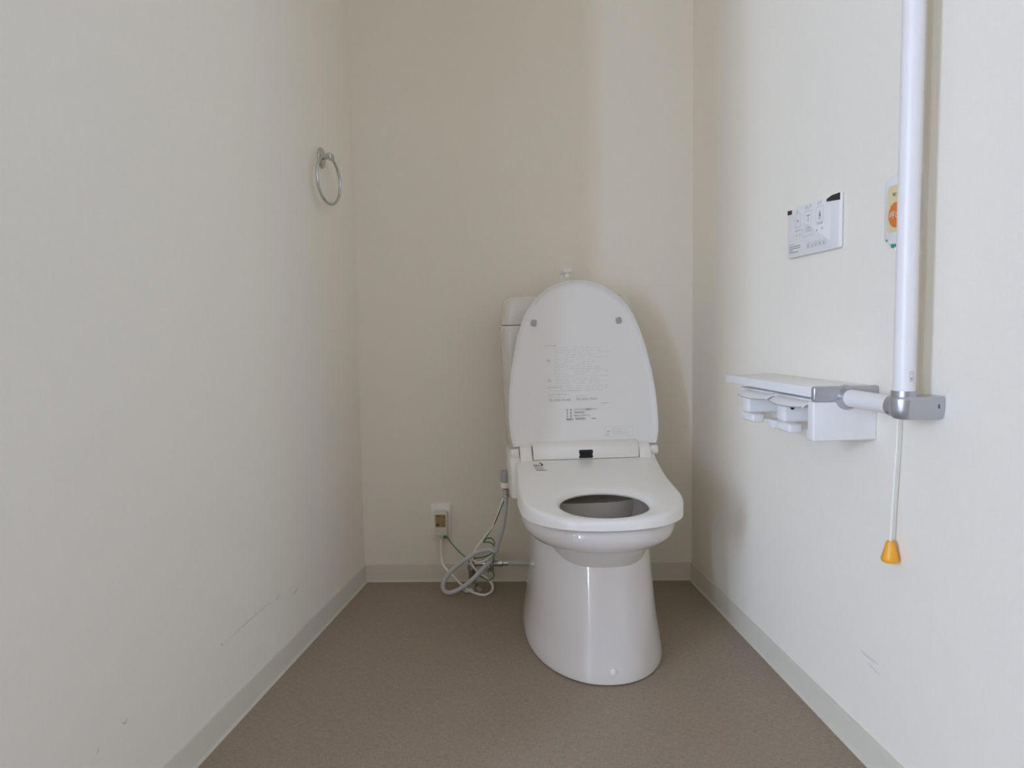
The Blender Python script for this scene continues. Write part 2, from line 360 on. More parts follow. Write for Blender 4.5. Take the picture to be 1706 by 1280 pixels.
# seat unit and seat
def ztop(y): return 0.485 - 0.1402*(-0.2-y)
bm = bmesh.new()
SIDE = [(-0.318, 0.378), (-0.310, 0.372), (-0.10, 0.372), (-0.09, 0.38), (-0.09, 0.49), (-0.10, 0.498), (-0.21, 0.498), (-0.245, 0.485), (-0.275, 0.462), (-0.305, 0.415)]
def inset(pr, d):
    cy = sum(p[0] for p in pr)/len(pr); cz = sum(p[1] for p in pr)/len(pr)
    return [(y+(cy-y)*d, z+(cz-z)*d) for y, z in pr]
bm_loft(bm, [[(x, y, z) for y, z in pr] for x, pr in ((-0.211, inset(SIDE, 0.05)), (-0.2085, SIDE), (0.2235, SIDE), (0.226, inset(SIDE, 0.05)))])
unit = from_bm('bidet_unit', bm, 'plast', toilet, ang=40)
# seat outline
def cxo(y): return max(0.0, min(0.014, 0.014*(-0.42-y)/(-0.42+0.26)*1.0)) if y > -0.42 else 0.0
def outer_poly():
    R_, L_ = [], []
    ys = [-0.258]+[-0.26-0.005*k for k in range(1, 54)]
    for y in ys:
        hw = 0.2105 - 0.004*min(1, (-0.258-y)/0.12)
        if y > -0.275: hw -= 0.010*(1-((-0.258-y)/0.017))**2
        cx = 0.014*max(0.0, (y+0.44)/0.18)
        R_.append((cx+hw, y)); L_.append((cx-hw, y))
    n = 60; y0 = ys[-1]
    for k in range(1, n):
        a = (math.pi/2)*k/n
        R_.append((0.2065*math.cos(a)**(2/2.25), y0-(0.716+y0)*math.sin(a)**(2/2.25))); L_.append((-R_[-1][0], R_[-1][1]))
    return R_+[(0, -0.716)]+L_[::-1]
OP = outer_poly(); HC = (-0.002, -0.585)
def ray_out(a):
    dx, dy = math.cos(a), math.sin(a); best = None
    for i in range(len(OP)):
        (x1, y1), (x2, y2) = OP[i], OP[(i+1) % len(OP)]
        ex, ey = x2-x1, y2-y1; den = dx*ey-dy*ex
        if abs(den) < 1e-12: continue
        t = ((x1-HC[0])*ey-(y1-HC[1])*ex)/den; s = ((x1-HC[0])*dy-(y1-HC[1])*dx)/den
        if t > 0 and -1e-9 <= s <= 1+1e-9 and (best is None or t > best): best = t
    return (HC[0]+best*dx, HC[1]+best*dy)
NS = 160
angs = [2*math.pi*k/NS for k in range(NS)]
# concentrate samples towards the rear corners by adding them as exact angles
for corner in (OP[0], OP[-1]):
    a = math.atan2(corner[1]-HC[1], corner[0]-HC[0]) % (2*math.pi)
    i = min(range(NS), key=lambda k: abs(angs[k]-a)); angs[i] = a
outs = [ray_out(a) for a in angs]
def hole(a):
    c_, s_ = math.cos(a), math.sin(a)
    return (HC[0]+0.111*math.copysign(abs(c_)**0.95, c_), HC[1]+(0.094 if s_ > 0 else 0.087)*math.copysign(abs(s_)**0.95, s_))
ins = [hole(a) for a in angs]
ZB = 0.3875
def ring(f, inset_, dz, bottom=False):
    r = []
    for (ox, oy), (ix, iy) in zip(outs, ins):
        x = ox+(ix-ox)*f; y = oy+(iy-oy)*f
        l = math.hypot(ix-ox, iy-oy); x += (ix-ox)/l*inset_; y += (iy-oy)/l*inset_
        r.append((x, y, (max(ZB, ztop(y)-0.026) if f else ZB)+dz if bottom else max(ZB+0.006, ztop(y)+dz)))
    return r
rings = [ring(0, 0.006, 0, True), ring(0, 0.0, 0.003, True), ring(0, 0.0, -0.010), ring(0, 0.0018, -0.0045), ring(0, 0.006, -0.001), ring(0, 0.012, 0.0), ring(0.5, 0, -0.001),
         ring(1, -0.026, -0.002), ring(1, -0.015, -0.004), ring(1, -0.007, -0.0075), ring(1, -0.002, -0.013), ring(1, 0.0, -0.019), ring(1, -0.004, -0.024), ring(0.75, 0, 0.0, True)]
bm = bmesh.new(); vr = [[bm.verts.new(p) for p in r] for r in rings]
for a, b_ in zip(vr, vr[1:]+vr[:1]):
    for i in range(NS): bm.faces.new((a[i], a[(i+1) % NS], b_[(i+1) % NS], b_[i]))
seat = from_bm('seat', bm, 'plast', toilet, ang=50)
# hinge blocks of the seat, end pieces of the lid, nozzle bar with sensor
BAR = [(-0.252, 0.470), (-0.266, 0.477), (-0.2685, 0.488), (-0.266, 0.502), (-0.2575, 0.514), (-0.243, 0.522), (-0.225, 0.525), (-0.20, 0.525), (-0.20, 0.470)]
def prism_x(name, prof, x0, x1, m, parent, e=0.0015):
    return loft(name, [[(x, y, z) for y, z in pr] for x, pr in ((x0, inset(prof, 0.05)), (x0+e, prof), (x1-e, prof), (x1, inset(prof, 0.05)))], m, parent, ang=40)
bar = prism_x('nozzle_bar', BAR, -0.1425, 0.1725, 'plast', toilet)
HB = [(-0.250, 0.462), (-0.272, 0.462), (-0.268, 0.484), (-0.261, 0.500), (-0.249, 0.511), (-0.232, 0.515), (-0.215, 0.512), (-0.21, 0.462)]
prism_x('hinge_block', HB, -0.1800, -0.1455, 'plast', seat)
prism_x('hinge_block', HB, 0.1755, 0.2095, 'plast', seat)
so = [(x, z) for x, z in rrect(0.0415, 0.0245, 0.004, 4, 0.0138, 0.4905)]
def bar_y(z):
    for (y1, z1), (y2, z2) in zip(BAR, BAR[1:]):
        if min(z1, z2) <= z <= max(z1, z2) and y1 < -0.24: return y1+(y2-y1)*(z-z1)/(z2-z1)
    return -0.2685
# sensor window bulging slightly out of the bar
rings = []
for f, d in ((1.0, -0.001), (1.0, 0.0006), (0.93, 0.0012), (0.5, 0.0016)):
    rings.append([(0.0138+(x-0.0138)*f, bar_y(0.4905+(z-0.4905)*f)-d, 0.4905+(z-0.4905)*f) for x, z in so])
o = loft('sensor_window', rings, 'black', bar, ang=60); o['label'] = 'small black sensor window'
o = loft('sensor_rim', [[(0.0138+(x-0.0138)*f, bar_y(0.4905+(z-0.4905)*f)-d, 0.4905+(z-0.4905)*f) for x, z in so] for f, d in ((1.13, -0.002), (1.12, 0.0004), (1.03, 0.0005))], 'wplast', bar, ang=60)

# lid, leaning back against the tank
LO = Vector((0, -0.235, 0.49)); LV = Vector((0, 0.055, 0.51)).normalized(); LN = Vector((1, 0, 0)).cross(LV)
ML = axis_m(LO, (1, 0, 0), LV, LN)            # lid plane: x across, y up the lid, z to the front
HALF = [(0.022, 0.2165), (0.035, 0.2205), (0.058, 0.2245), (0.09, 0.2262), (0.12, 0.2258), (0.16, 0.2235), (0.192, 0.2208), (0.24, 0.2145), (0.281, 0.2060), (0.32, 0.1975), (0.353, 0.1880), (0.385, 0.1775), (0.415, 0.1650), (0.44, 0.1490), (0.46, 0.1325),
        (0.478, 0.1125), (0.492, 0.0935), (0.503, 0.0730), (0.511, 0.0510), (0.5155, 0.0300), (0.5178, 0.0120)]
def lcx(v): return 0.019-0.022*v
LOUT = [(lcx(v)+h, v) for v, h in HALF]+[(lcx(0.518), 0.5182)]+[(lcx(v)-h, v) for v, h in HALF[::-1]]
def lring(ins_, d):
    out = []
    n = len(LOUT)
    for i, (x, v) in enumerate(LOUT):
        x1, v1 = LOUT[i-1]; x2, v2 = LOUT[(i+1) % n]
        tx, tv = x2-x1, v2-v1; l = math.hypot(tx, tv) or 1
        nx, nv = -tv/l, tx/l
        if i in (0, n-1): nx, nv = (-1, 1) if i == 0 else (1, 1)
        out.append((x+nx*ins_, v+nv*ins_, d))
    return out
bm = bmesh.new()
bm_loft(bm, [lring(0.07, -0.022), lring(0.03, -0.0215), lring(0.012, -0.018), lring(0.003, -0.010), lring(0.0, -0.002), lring(0.0, 0.004), lring(0.0014, 0.0058), lring(0.0032, 0.0055), lring(0.0044, 0.003), lring(0.0075, -0.002), lring(0.0125, -0.0045), lring(0.022, -0.0055), lring(0.05, -0.0058)])
bm.transform(ML)
lid = from_bm('lid', bm, 'lidp', toilet, ang=50)
def lidcap(x0, x1):
    return lathe('lid_hinge', [(0.010, 0), (0.0135, 0.0015), (0.0145, 0.004), (0.0145, x1-x0-0.004), (0.0135, x1-x0-0.0015), (0.010, x1-x0)], 'lidp', lid, mtx=axis_m((x0, -0.238, 0.4925), (0, 1, 0), (0, 0, 1), (1, 0, 0)))
lidcap(-0.2075, -0.182); lidcap(0.2115, 0.2375)
for x, v, r in ((-0.1265, 0.3915, -12), (0.1325, 0.3950, 14)):
    m_ = ML @ Matrix.Translation((x, v, -0.0065)) @ Matrix.Rotation(math.radians(r), 4, 'Z')
    o = plate('bumper', rrect(0.0165, 0.0195, 0.005, 5), 0.0055, 'bumper', lid, m_, 0.0015); o['label'] = 'small grey rubber bumper'
# printing on the inside of the lid
MT = ML @ Matrix.Translation((-0.018, 0, -0.0053))
bm = bmesh.new()
for x0, x1, v, s in ((-0.0172, -0.0128, 0.1240, '品'), (-0.0060, -0.0015, 0.1244, '名'), (0.0062, 0.0735, 0.1252, 'シャワートイレ脱臭付タイプ'), (-0.0172, -0.0128, 0.1148, '品'), (-0.0060, -0.0015, 0.1152, '番'), (0.0062, 0.0375, 0.1160, 'CW-KA21Q'),
                     (-0.0172, -0.0128, 0.1056, '色'), (-0.0060, -0.0015, 0.1060, '番'), (0.0062, 0.0540, 0.1066, 'BW1(ピュアホワイト)'), (-0.0172, 0.0030, 0.0962, '製造番号'), (0.0110, 0.0400, 0.0972, 'RN307021')):
    text_bm(bm, s, x0, x1, v, v+0.0066)
rect_bm(bm, 0.0590, 0.0720, 0.0996, 0.1012)
decal('rating_print', bm, 'ink', lid, MT)
bm = bmesh.new()
text_bm(bm, 'TEL 0120-179-400', -0.0700, -0.0040, 0.1545, 0.1615); text_bm(bm, 'TEL 0120-179-411', 0.0130, 0.0790, 0.1560, 0.1630)
rect_bm(bm, 0.0890, 0.1125, 0.1452, 0.1464, slant=0.0006)
text_bm(bm, '警告', -0.0722, -0.0622, 0.2730, 0.2785); text_bm(bm, '⚠', -0.0710, -0.0635, 0.2795, 0.2850)
text_bm(bm, '注意', -0.0705, -0.0605, 0.2130, 0.2185); text_bm(bm, '⚠', -0.0693, -0.0618, 0.2197, 0.2252)
text_bm(bm, 'クイックご注意', -0.0755, -0.0425, 0.3195, 0.3245)
text_bm(bm, 'お手入れについて', -0.0720, -0.0320, 0.1935, 0.1980); text_bm(bm, 'メンテナンスサービス', -0.0715, -0.0160, 0.1730, 0.1775)
decal('notice_print', bm, 'grayink', lid, MT)['kind'] = 'stuff'
bm = bmesh.new(); v = 0.3145
while v > 0.182:
    x = -0.055+random.uniform(0, 0.01); end = random.choice((0.108, 0.095, 0.07, 0.105))
    while x < end:
        l = random.uniform(0.004, 0.018)
        if random.random() < 0.8: rect_bm(bm, x, x+l, v, v+0.0016)
        x += l+random.uniform(0.002, 0.006)
    v -= 0.0072
for x0, x1, v in ((-0.07, -0.03, 0.1665), (0.012, 0.05, 0.1690), (-0.068, 0.03, 0.1850)): rect_bm(bm, x0, x1, v, v+0.0016)
frame_bm(bm, 0.098, 0.184, 0.0445, 0.0740, 0.0010)
for x0, x1, v in ((0.118, 0.168, 0.066), (0.112, 0.150, 0.0605), (0.125, 0.165, 0.0570), (0.122, 0.175, 0.0515)): rect_bm(bm, x0, x1, v, v+0.0016)
o = decal('fine_print', bm, 'paleink', lid, MT); o['kind'] = 'stuff'
bm = bmesh.new(); frame_bm(bm, 0.1035, 0.110, 0.0485, 0.0530, 0.0008)
bm.faces.new([bm.verts.new(p) for p in ((0.1035, 0.0580, 0), (0.1100, 0.0585, 0), (0.1105, 0.0635, 0))])
decal('recycling_print', bm, 'grayink', lid, MT)
# mark on the left shoulder of the seat
SN = Vector((0, -0.1402, 1)).normalized(); SU = Vector((0, 1, 0.1402)).normalized()
MS = axis_m((-0.1335, -0.322, ztop(-0.322)+0.0004), (1, 0, 0), SU, SN)
bm = bmesh.new()
text_bm(bm, 'SIAA', -0.0135, 0.0040, 0.000, 0.020)
bm.faces.new([bm.verts.new(p) for p in ((0.0045, 0.034, 0), (0.0085, 0.034, 0), (0.0150, 0.018, 0), (0.0085, 0.002, 0), (0.0060, 0.006, 0), (0.0105, 0.018, 0))])
rect_bm(bm, -0.0125, 0.0120, -0.0135, -0.0105); rect_bm(bm, -0.0120, 0.0100, -0.0300, -0.0265, slant=-0.003)
rect_bm(bm, 0.011, 0.019, -0.0320, -0.0290)
decal('antibacterial_mark', bm, 'ink', seat, MS)

# ------------------------------------------------------------------ towel ring on the left wall
def on_frame(FRM, o): return FRM @ Matrix.Translation(o)
tr = empty('towel_ring', on_frame(FL, (0, -0.2605, 1.3720)), 'chrome towel ring hanging from an oval plate on the left wall', 'towel ring')
ov = [(0.0245*math.cos(2*math.pi*k/32), 0.0305*math.sin(2*math.pi*k/32)) for k in range(32)]
MF = axis_m((0, 0, 0), (0, 1, 0), (0, 0, 1), (1, 0, 0))
plate('wall_plate', ov, 0.007, 'chrome', tr, MF, 0.004)
bm = bmesh.new()
bm_tube(bm, [(0.004, 0, 0.002), (0.03, 0, 0.002)], 0.0075, 14)
bm_box(bm, (0.022, -0.016, -0.008), (0.038, 0.016, 0.011), 0.005, 3)
from_bm('holder_arm', bm, 'chrome', tr)
cy, cz, Rr = -0.0200, -0.0690, 0.0690
ph = math.radians(6.0)
bm = bmesh.new(); rings = []
for k in range(72):
    a = 2*math.pi*k/72; e = Vector((math.sin(ph)*math.cos(a), math.cos(ph)*math.cos(a), math.sin(a)))
    nn = Vector((math.cos(ph), -math.sin(ph), 0)); cc = Vector((0.031, cy, cz))
    rings.append([tuple(cc+e*(Rr+0.0044*math.cos(b_))+nn*0.0044*math.sin(b_)) for b_ in [2*math.pi*j/10 for j in range(10)]])
vr = [[bm.verts.new(p) for p in r] for r in rings]
for a, b_ in zip(vr, vr[1:]+vr[:1]):
    for i in range(10): bm.faces.new((a[i], a[(i+1) % 10], b_[(i+1) % 10], b_[i]))
from_bm('ring', bm, 'chrome', tr, ang=60)

# ------------------------------------------------------------------ outlet, plug, valve and hoses by the back wall
MBW = lambda x, z, d=0.0: axis_m((x, -d, z), (1, 0, 0), (0, 0, 1), (0, -1, 0))
ou = empty('wall_outlet', on_frame(FB, (0.2680, 0, 0.2110)), 'white wall outlet plate low on the back wall', 'outlet')
plate('outlet_plate', rrect(0.070, 0.122, 0.005, 4), 0.008, 'plast', ou, MBW(0, 0), 0.003)
plate('socket_insert', rrect(0.036, 0.07, 0.003, 3), 0.0095, 'wplast', ou, MBW(0, -0.004), 0.001)
pg = empty('power_plug', on_frame(FB, (0.2715, -0.0098, 0.2090)), 'cream shock-guard plug with tan label, plugged into the wall outlet', 'plug')
plate('plug_body', rrect(0.0435, 0.082, 0.005, 4), 0.030, 'cream', pg, MBW(0, 0), 0.005)
plate('plug_nose', rrect(0.020, 0.014, 0.005, 4), 0.016, 'cream', pg, MBW(-0.002, -0.045, 0.006), 0.003)
plate('plug_label', rrect(0.034, 0.0425, 0.002, 3), 0.0008, 'tan', pg, MBW(0.0, 0.0125, 0.030))
bm = bmesh.new()
rect_bm(bm, -0.0150, 0.0000, 0.0275, 0.0305); rect_bm(bm, 0.0100, 0.0130, 0.0240, 0.0285); rect_bm(bm, 0.005, 0.008, 0.003, 0.0070)
rect_bm(bm, -0.0145, -0.004, -0.006, 0.004); rect_bm(bm, 0.008, 0.0125, -0.006, -0.002)
decal('label_print', bm, 'brownink', pg, MBW(0, 0, 0.0311))
def local(pts, o): return [(x-o[0], y-o[1], z-o[2]) for x, y, z in pts]
PO = (0.2715, -0.0098, 0.2090)
PW = [(0.4988, -0.2, 0.3448), (0.4908, -0.195, 0.3285), (0.4555, -0.165, 0.2379), (0.4014, -0.13, 0.1589), (0.3837, -0.115, 0.1202), (0.3987, -0.11, 0.1023), (0.4284, -0.11, 0.1101), (0.4505, -0.11, 0.1361), (0.4386, -0.102, 0.1466), (0.3988, -0.102, 0.1308), (0.3771, -0.106, 0.1065), (0.3942, -0.108, 0.0761), (0.4272, -0.11, 0.0497), (0.4465, -0.11, 0.0274), (0.4448, -0.12, 0.0078), (0.4208, -0.1441, 0.0048), (0.3818, -0.1205, 0.0060), (0.3477, -0.1, 0.0201), (0.3143, -0.09, 0.0512), (0.281, -0.06, 0.0746), (0.2709, -0.035, 0.0999), (0.2695, -0.0255, 0.1580)]
tube('power_cord', local(spline(PW, 6), PO), 0.0041, 'cord', pg, 8)
PG = [(0.2866, -0.026, 0.1660), (0.3189, -0.06, 0.1392), (0.3556, -0.09, 0.116), (0.3867, -0.105, 0.1148), (0.4211, -0.118, 0.1219), (0.4515, -0.128, 0.141), (0.46, -0.138, 0.1644), (0.4526, -0.14, 0.1883), (0.4355, -0.142, 0.1919), (0.424, -0.146, 0.1837), (0.4575, -0.168, 0.2399), (0.4865, -0.197, 0.3101), (0.5045, -0.2, 0.3486)]
o = tube('ground_wire', local(spline(PG, 6), PO), 0.0018, 'green', pg, 6); o['label'] = 'thin green ground wire'
PG2 = [(0.424, -0.146, 0.1797), (0.4453, -0.148, 0.1796), (0.4602, -0.143, 0.1601), (0.4534, -0.134, 0.1227), (0.45, -0.126, 0.0793), (0.4536, -0.124, 0.0612), (0.4356, -0.122, 0.0453), (0.4061, -0.118, 0.0597)]
o = tube('ground_wire', local(spline(PG2, 6), PO), 0.0018, 'green', pg, 6); o['label'] = 'thin green ground wire'
bm = bmesh.new(); bm_box(bm, (0.008, -0.030, -0.049), (0.019, -0.008, -0.036), 0.003); from_bm('wire_clamp', bm, 'green', pg)
VO = (0.3790, -0.090, 0)
va = empty('stop_valve', on_frame(FB, VO), 'chrome stop valve on a short floor pipe left of the toilet', 'valve')
lathe('floor_flange', [(0.033, 0), (0.033, 0.003), (0.029, 0.008), (0.018, 0.014), (0.017, 0.030), (0.014, 0.032)], 'chrome', va)
tube('riser_pipe', [(0, 0, 0.010), (0, 0, 0.085)], 0.0115, 'darkmetal', va, 18)
bm = bmesh.new()
lathe(None, [(0.015, 0), (0.016, 0.004), (0.016, 0.020), (0.013, 0.024), (0.013, 0.040)], None, bm=bm, mtx=axis_m((0, 0, 0.072), (1, 0, 0), (0, 1, 0), (0, 0, 1)))
lathe(None, [(0.009, 0), (0.009, 0.032), (0.013, 0.034), (0.0145, 0.040), (0.0145, 0.062), (0.012, 0.066), (0.010, 0.09)], None, bm=bm, mtx=along((0, 0, 0.092), (1, 0, 0)))
from_bm('valve_body', bm, 'chrome', va)
bm = bmesh.new()
for ang_ in range(0, 180, 60):
    bm_box(bm, (-0.014, -0.004, 0), (0.014, 0.004, 0.010), 0.002, 2, along((0.060, -0.030, 0.088), (0.25, -1, -0.2)) @ Matrix.Rotation(math.radians(ang_), 4, 'Z'))
bm_tube(bm, [(0.055, -0.008, 0.092), (0.060, -0.034, 0.088)], 0.0055, 10)
from_bm('valve_handle', bm, 'chrome', va)
bm = bmesh.new(); lathe(None, [(0.0085, 0), (0.0115, 0.001), (0.0115, 0.014), (0.0085, 0.016), (0.008, 0.032)], None, bm=bm, mtx=along((0.088, 0, 0.092), (1, 0, 0)))
from_bm('union_nut', bm, 'chrome', va, ang=20)
tube('supply_pipe', [(0.105, 0, 0.0918), (0.16, 0, 0.091), (0.25, 0, 0.0895)], 0.0078, 'hose', va, 12)
HP = [(0.5008, -0.2, 0.3524), (0.4978, -0.193, 0.3061), (0.4885, -0.183, 0.2444), (0.4693, -0.168, 0.1801), (0.4625, -0.160, 0.1554), (0.4407, -0.152, 0.1582), (0.4012, -0.148, 0.147), (0.3556, -0.148, 0.1174), (0.3157, -0.142, 0.0837), (0.2914, -0.140, 0.0499), (0.2907, -0.142, 0.0238), (0.3101, -0.142, 0.0124), (0.3478, -0.142, 0.0275), (0.3837, -0.138, 0.0536), (0.4201, -0.126, 0.0881), (0.4455, -0.115, 0.1087), (0.4500, -0.098, 0.1000)]
hs = empty('water_hose', on_frame(FB, HP[0]), 'looped grey water hose between the stop valve and the toilet seat', 'hose')
tube('hose_tube', local(spline(HP, 6), HP[0]), 0.0075, 'hose', hs, 12)
m_ = axis_m((0, 0, 0), (1, 0, 0), (0, 1, 0), (0, 0, 1))
lathe('hose_clip', [(0.0085, -0.014), (0.0105, -0.012), (0.0105, -0.004), (0.008, -0.002), (0.008, 0.004), (0.0105, 0.006), (0.0105, 0.012), (0.0085, 0.014)], 'chrome', hs, mtx=m_)
lathe('white_nut', [(0.011, 0), (0.0145, 0.002), (0.0145, 0.016), (0.012, 0.019)], 'plast', hs, 8, mtx=Matrix.Translation((-0.002, 0, 0.016)))
lathe('elbow_cap', [(0.0105, 0), (0.0135, 0.003), (0.0135, 0.032), (0.012, 0.036)], 'bumper', hs, mtx=Matrix.Translation((-0.003, 0, 0.036)))
tube('inlet_pipe', [(-0.003, 0, 0.052), (0.02, 0.005, 0.054), (0.075, 0.02, 0.054)], 0.009, 'bumper', hs, 12)

# ------------------------------------------------------------------ remote control on the right wall  (x off wall, y to camera, z up)
MRW = lambda u, z, d=0.0: axis_m((d, u, z), (0, 1, 0), (0, 0, 1), (1, 0, 0))
U0, Z0 = 0.8005, 1.0632
rc = empty('remote_control', on_frame(FR, (0, 0.7764, 1.0669)), 'white wall-mounted shower toilet remote control with black corners', 'remote control')
RO = [(-0.1065, -0.0545), (0.1065, -0.0545), (0.1065, 0.0545), (-0.1065, 0.0545)]
GR = Matrix.Diagonal((1, 1.018, 1.017, 1))
plate('back_plate', rrect(0.209, 0.104, 0.004, 3), 0.004, 'plast', rc, MRW(0, 0), 0.001)
plate('body', rrect(0.217, 0.1105, 0.004, 4), 0.0065, 'remote', rc, MRW(0, 0, 0.003), 0.002)
plate('end_cover', rrect(0.030, 0.092, 0.002, 3, 0.0925, -0.0075), 0.0010, 'remote', rc, MRW(0, 0, 0.0093), 0.0005)
MD = GR @ MRW(-U0, -Z0, 0.0097)
def flat(name, pts, t, m, par=rc, d=0.0090):
    return plate(name, pts, t, m, par, GR @ MRW(-U0, -Z0, d))
flat('corner_window', [(0.6945, 1.1068), (0.7135, 1.1060), (0.7135, 1.1150), (0.6945, 1.1162)], 0.0014, 'black')
flat('corner_window', [(0.8590, 1.1070), (0.9065, 1.1020), (0.9065, 1.1160), (0.8770, 1.1160), (0.8590, 1.1120)], 0.0014, 'black')
bm = bmesh.new()
text_bm(bm, '止', 0.7345, 0.7425, 1.1055, 1.1125); text_bm(bm, 'おしり', 0.7730, 0.7975, 1.1060, 1.1135); text_bm(bm, 'ビデ', 0.8235, 0.8400, 1.1065, 1.1140)
text_bm(bm, 'お好みセット', 0.7285, 0.7620, 1.0640, 1.0680); text_bm(bm, '洗浄強さ', 0.7760, 0.7975, 1.0640, 1.0680); text_bm(bm, '洗浄位置', 0.8215, 0.8435, 1.0655, 1.0698)
text_bm(bm, '入切', 0.7310, 0.7385, 1.0530, 1.0575); text_bm(bm, '入切', 0.7465, 0.7545, 1.0535, 1.0580)
text_bm(bm, '▲', 0.8190, 0.8235, 1.0530, 1.0580); text_bm(bm, '▼', 0.8400, 0.8450, 1.0530, 1.0580)
text_bm(bm, 'お手入れについて', 0.7035, 0.7305, 1.0355, 1.0392)
for k, (a, b_) in enumerate(((0.7035, 0.7520), (0.7040, 0.7510), (0.7040, 0.7200), (0.7040, 0.7440))): rect_bm(bm, a, b_, 1.0318-k*0.0042, 1.0333-k*0.0042)
for k in range(4): rect_bm(bm, 0.7790+k*0.006, 0.7800+k*0.006, 1.0560, 1.0615)
text_bm(bm, '⊤', 0.7775, 0.7925, 1.0790, 1.0930)
bm.faces.new([bm.verts.new(p) for p in ((0.8285, 1.0815, 0), (0.8365, 1.0815, 0), (0.8345, 1.0890, 0), (0.8325, 1.0950, 0), (0.8305, 1.0890, 0))])
for x in (0.8275, 0.8315, 0.8355): rect_bm(bm, x, x+0.0016, 1.0760, 1.0800)
for k, s in enumerate(('便座', '水温', '脱臭', '乾燥', '温風')): text_bm(bm, s, 0.7835+k*0.0155, 0.7915+k*0.0155, 1.0240, 1.0285)
decal('button_print', bm, 'reminkd', rc, MD)['kind'] = 'stuff'
bm = bmesh.new()
for a in ((0.7285, 0.7525, 1.0728, 1.1030), (0.7705, 0.7985, 1.0708, 1.1020), (0.8175, 0.8465, 1.0706, 1.1025), (0.7640, 0.8065, 1.0480, 1.0625), (0.7815, 0.8600, 1.0215, 1.0310)): frame_bm(bm, *a, 0.0009)
for k in range(5): rect_bm(bm, 0.7850+k*0.0155, 0.7900+k*0.0155, 1.0325, 1.0340)
decal('button_outline', bm, 'reminkl', rc, MD)
bm = bmesh.new(); rect_bm(bm, 0.7385, 0.7425, 1.0850, 1.0895); decal('stop_symbol', bm, 'pink', rc, GR @ MRW(-U0, -Z0, 0.0098))

# ------------------------------------------------------------------ emergency call button with pull cord
CU, CZ = 1.0790, 1.0530
cb = empty('call_button', on_frame(FR, (0, CU, CZ)), 'white emergency call button box with orange oval and hanging amber-tipped pull cord', 'call button')
plate('box', rrect(0.076, 0.119, 0.016, 6), 0.019, 'wplast', cb, MRW(0, 0), 0.005)
plate('face_label', rrect(0.052, 0.080, 0.010, 6, 0.0, 0.002), 0.0009, 'yellow', cb, MRW(0, 0, 0.019))
plate('push_button', [(0.0185*math.cos(2*math.pi*k/32)-0.0005, 0.0215*math.sin(2*math.pi*k/32)-0.0095) for k in range(32)], 0.0028, 'orange', cb, MRW(0, 0, 0.0195), 0.0012)
bm = bmesh.new(); text_bm(bm, '呼出', -0.0140, 0.0135, -0.0155, -0.0030); decal('button_lettering', bm, 'wplast', cb, MRW(0, 0, 0.0226))
bm = bmesh.new(); text_bm(bm, '緊急', -0.0115, 0.0115, 0.0230, 0.0290); decal('label_lettering', bm, 'brownink', cb, MRW(0, 0, 0.0201))
bm = bmesh.new(); rect_bm(bm, -0.0285, -0.0235, -0.0530, -0.0490); decal('status_mark', bm, 'teal', cb, MRW(0, 0, 0.0193))
o = box('cord_stop', (0.009, -0.0190, -0.0650), (0.017, -0.0120, -0.0560), 'teal', cb, 0.002)
CP = [(0.012, -0.0150, -0.060), (0.0120, -0.0115, -0.069), (0.0125, 0.000, -0.09), (0.0135, 0.0075, -0.17), (0.0145, 0.010, -0.26), (0.0150, 0.0115, -0.335), (0.0155, 0.0105, -0.40), (0.016, 0.007, -0.47), (0.0165, 0.0035, -0.53), (0.017, 0.0015, -0.588)]
tube('pull_cord', spline(CP, 6), 0.0017, 'cord', cb, 8)
lathe('pull_handle', [(0.0015, 0.0), (0.0065, -0.0005), (0.0075, -0.004), (0.0145, -0.0305), (0.0145, -0.0350), (0.0125, -0.0380), (0.004, -0.0385)], 'amber', cb, 24, mtx=Matrix.Translation((0.017, 0.0015, -0.586)))

# ------------------------------------------------------------------ paper holder with shelf
ph_ = empty('paper_holder_shelf', on_frame(FR, (0, 0.60, 0.64)), 'white shelf with two empty toilet paper holders beneath on the right wall', 'paper holder')
def hb(name, a, b_, m='wplast', bev=0.0015, parent=ph_, seg=2):
    return box(name, (a[0], a[1]-0.60, a[2]-0.64), (b_[0], b_[1]-0.60, b_[2]-0.64), m, parent, bev, seg)
hb('shelf_board', (0.0, 0.598, 0.7205), (0.127, 1.000, 0.7395), bev=0.0015)
hb('back_plate', (0.0, 0.630, 0.645), (0.018, 0.985, 0.7200))
hb('side_panel', (0.0, 0.985, 0.638), (0.1245, 1.0075, 0.7125), bev=0.003, seg=3)
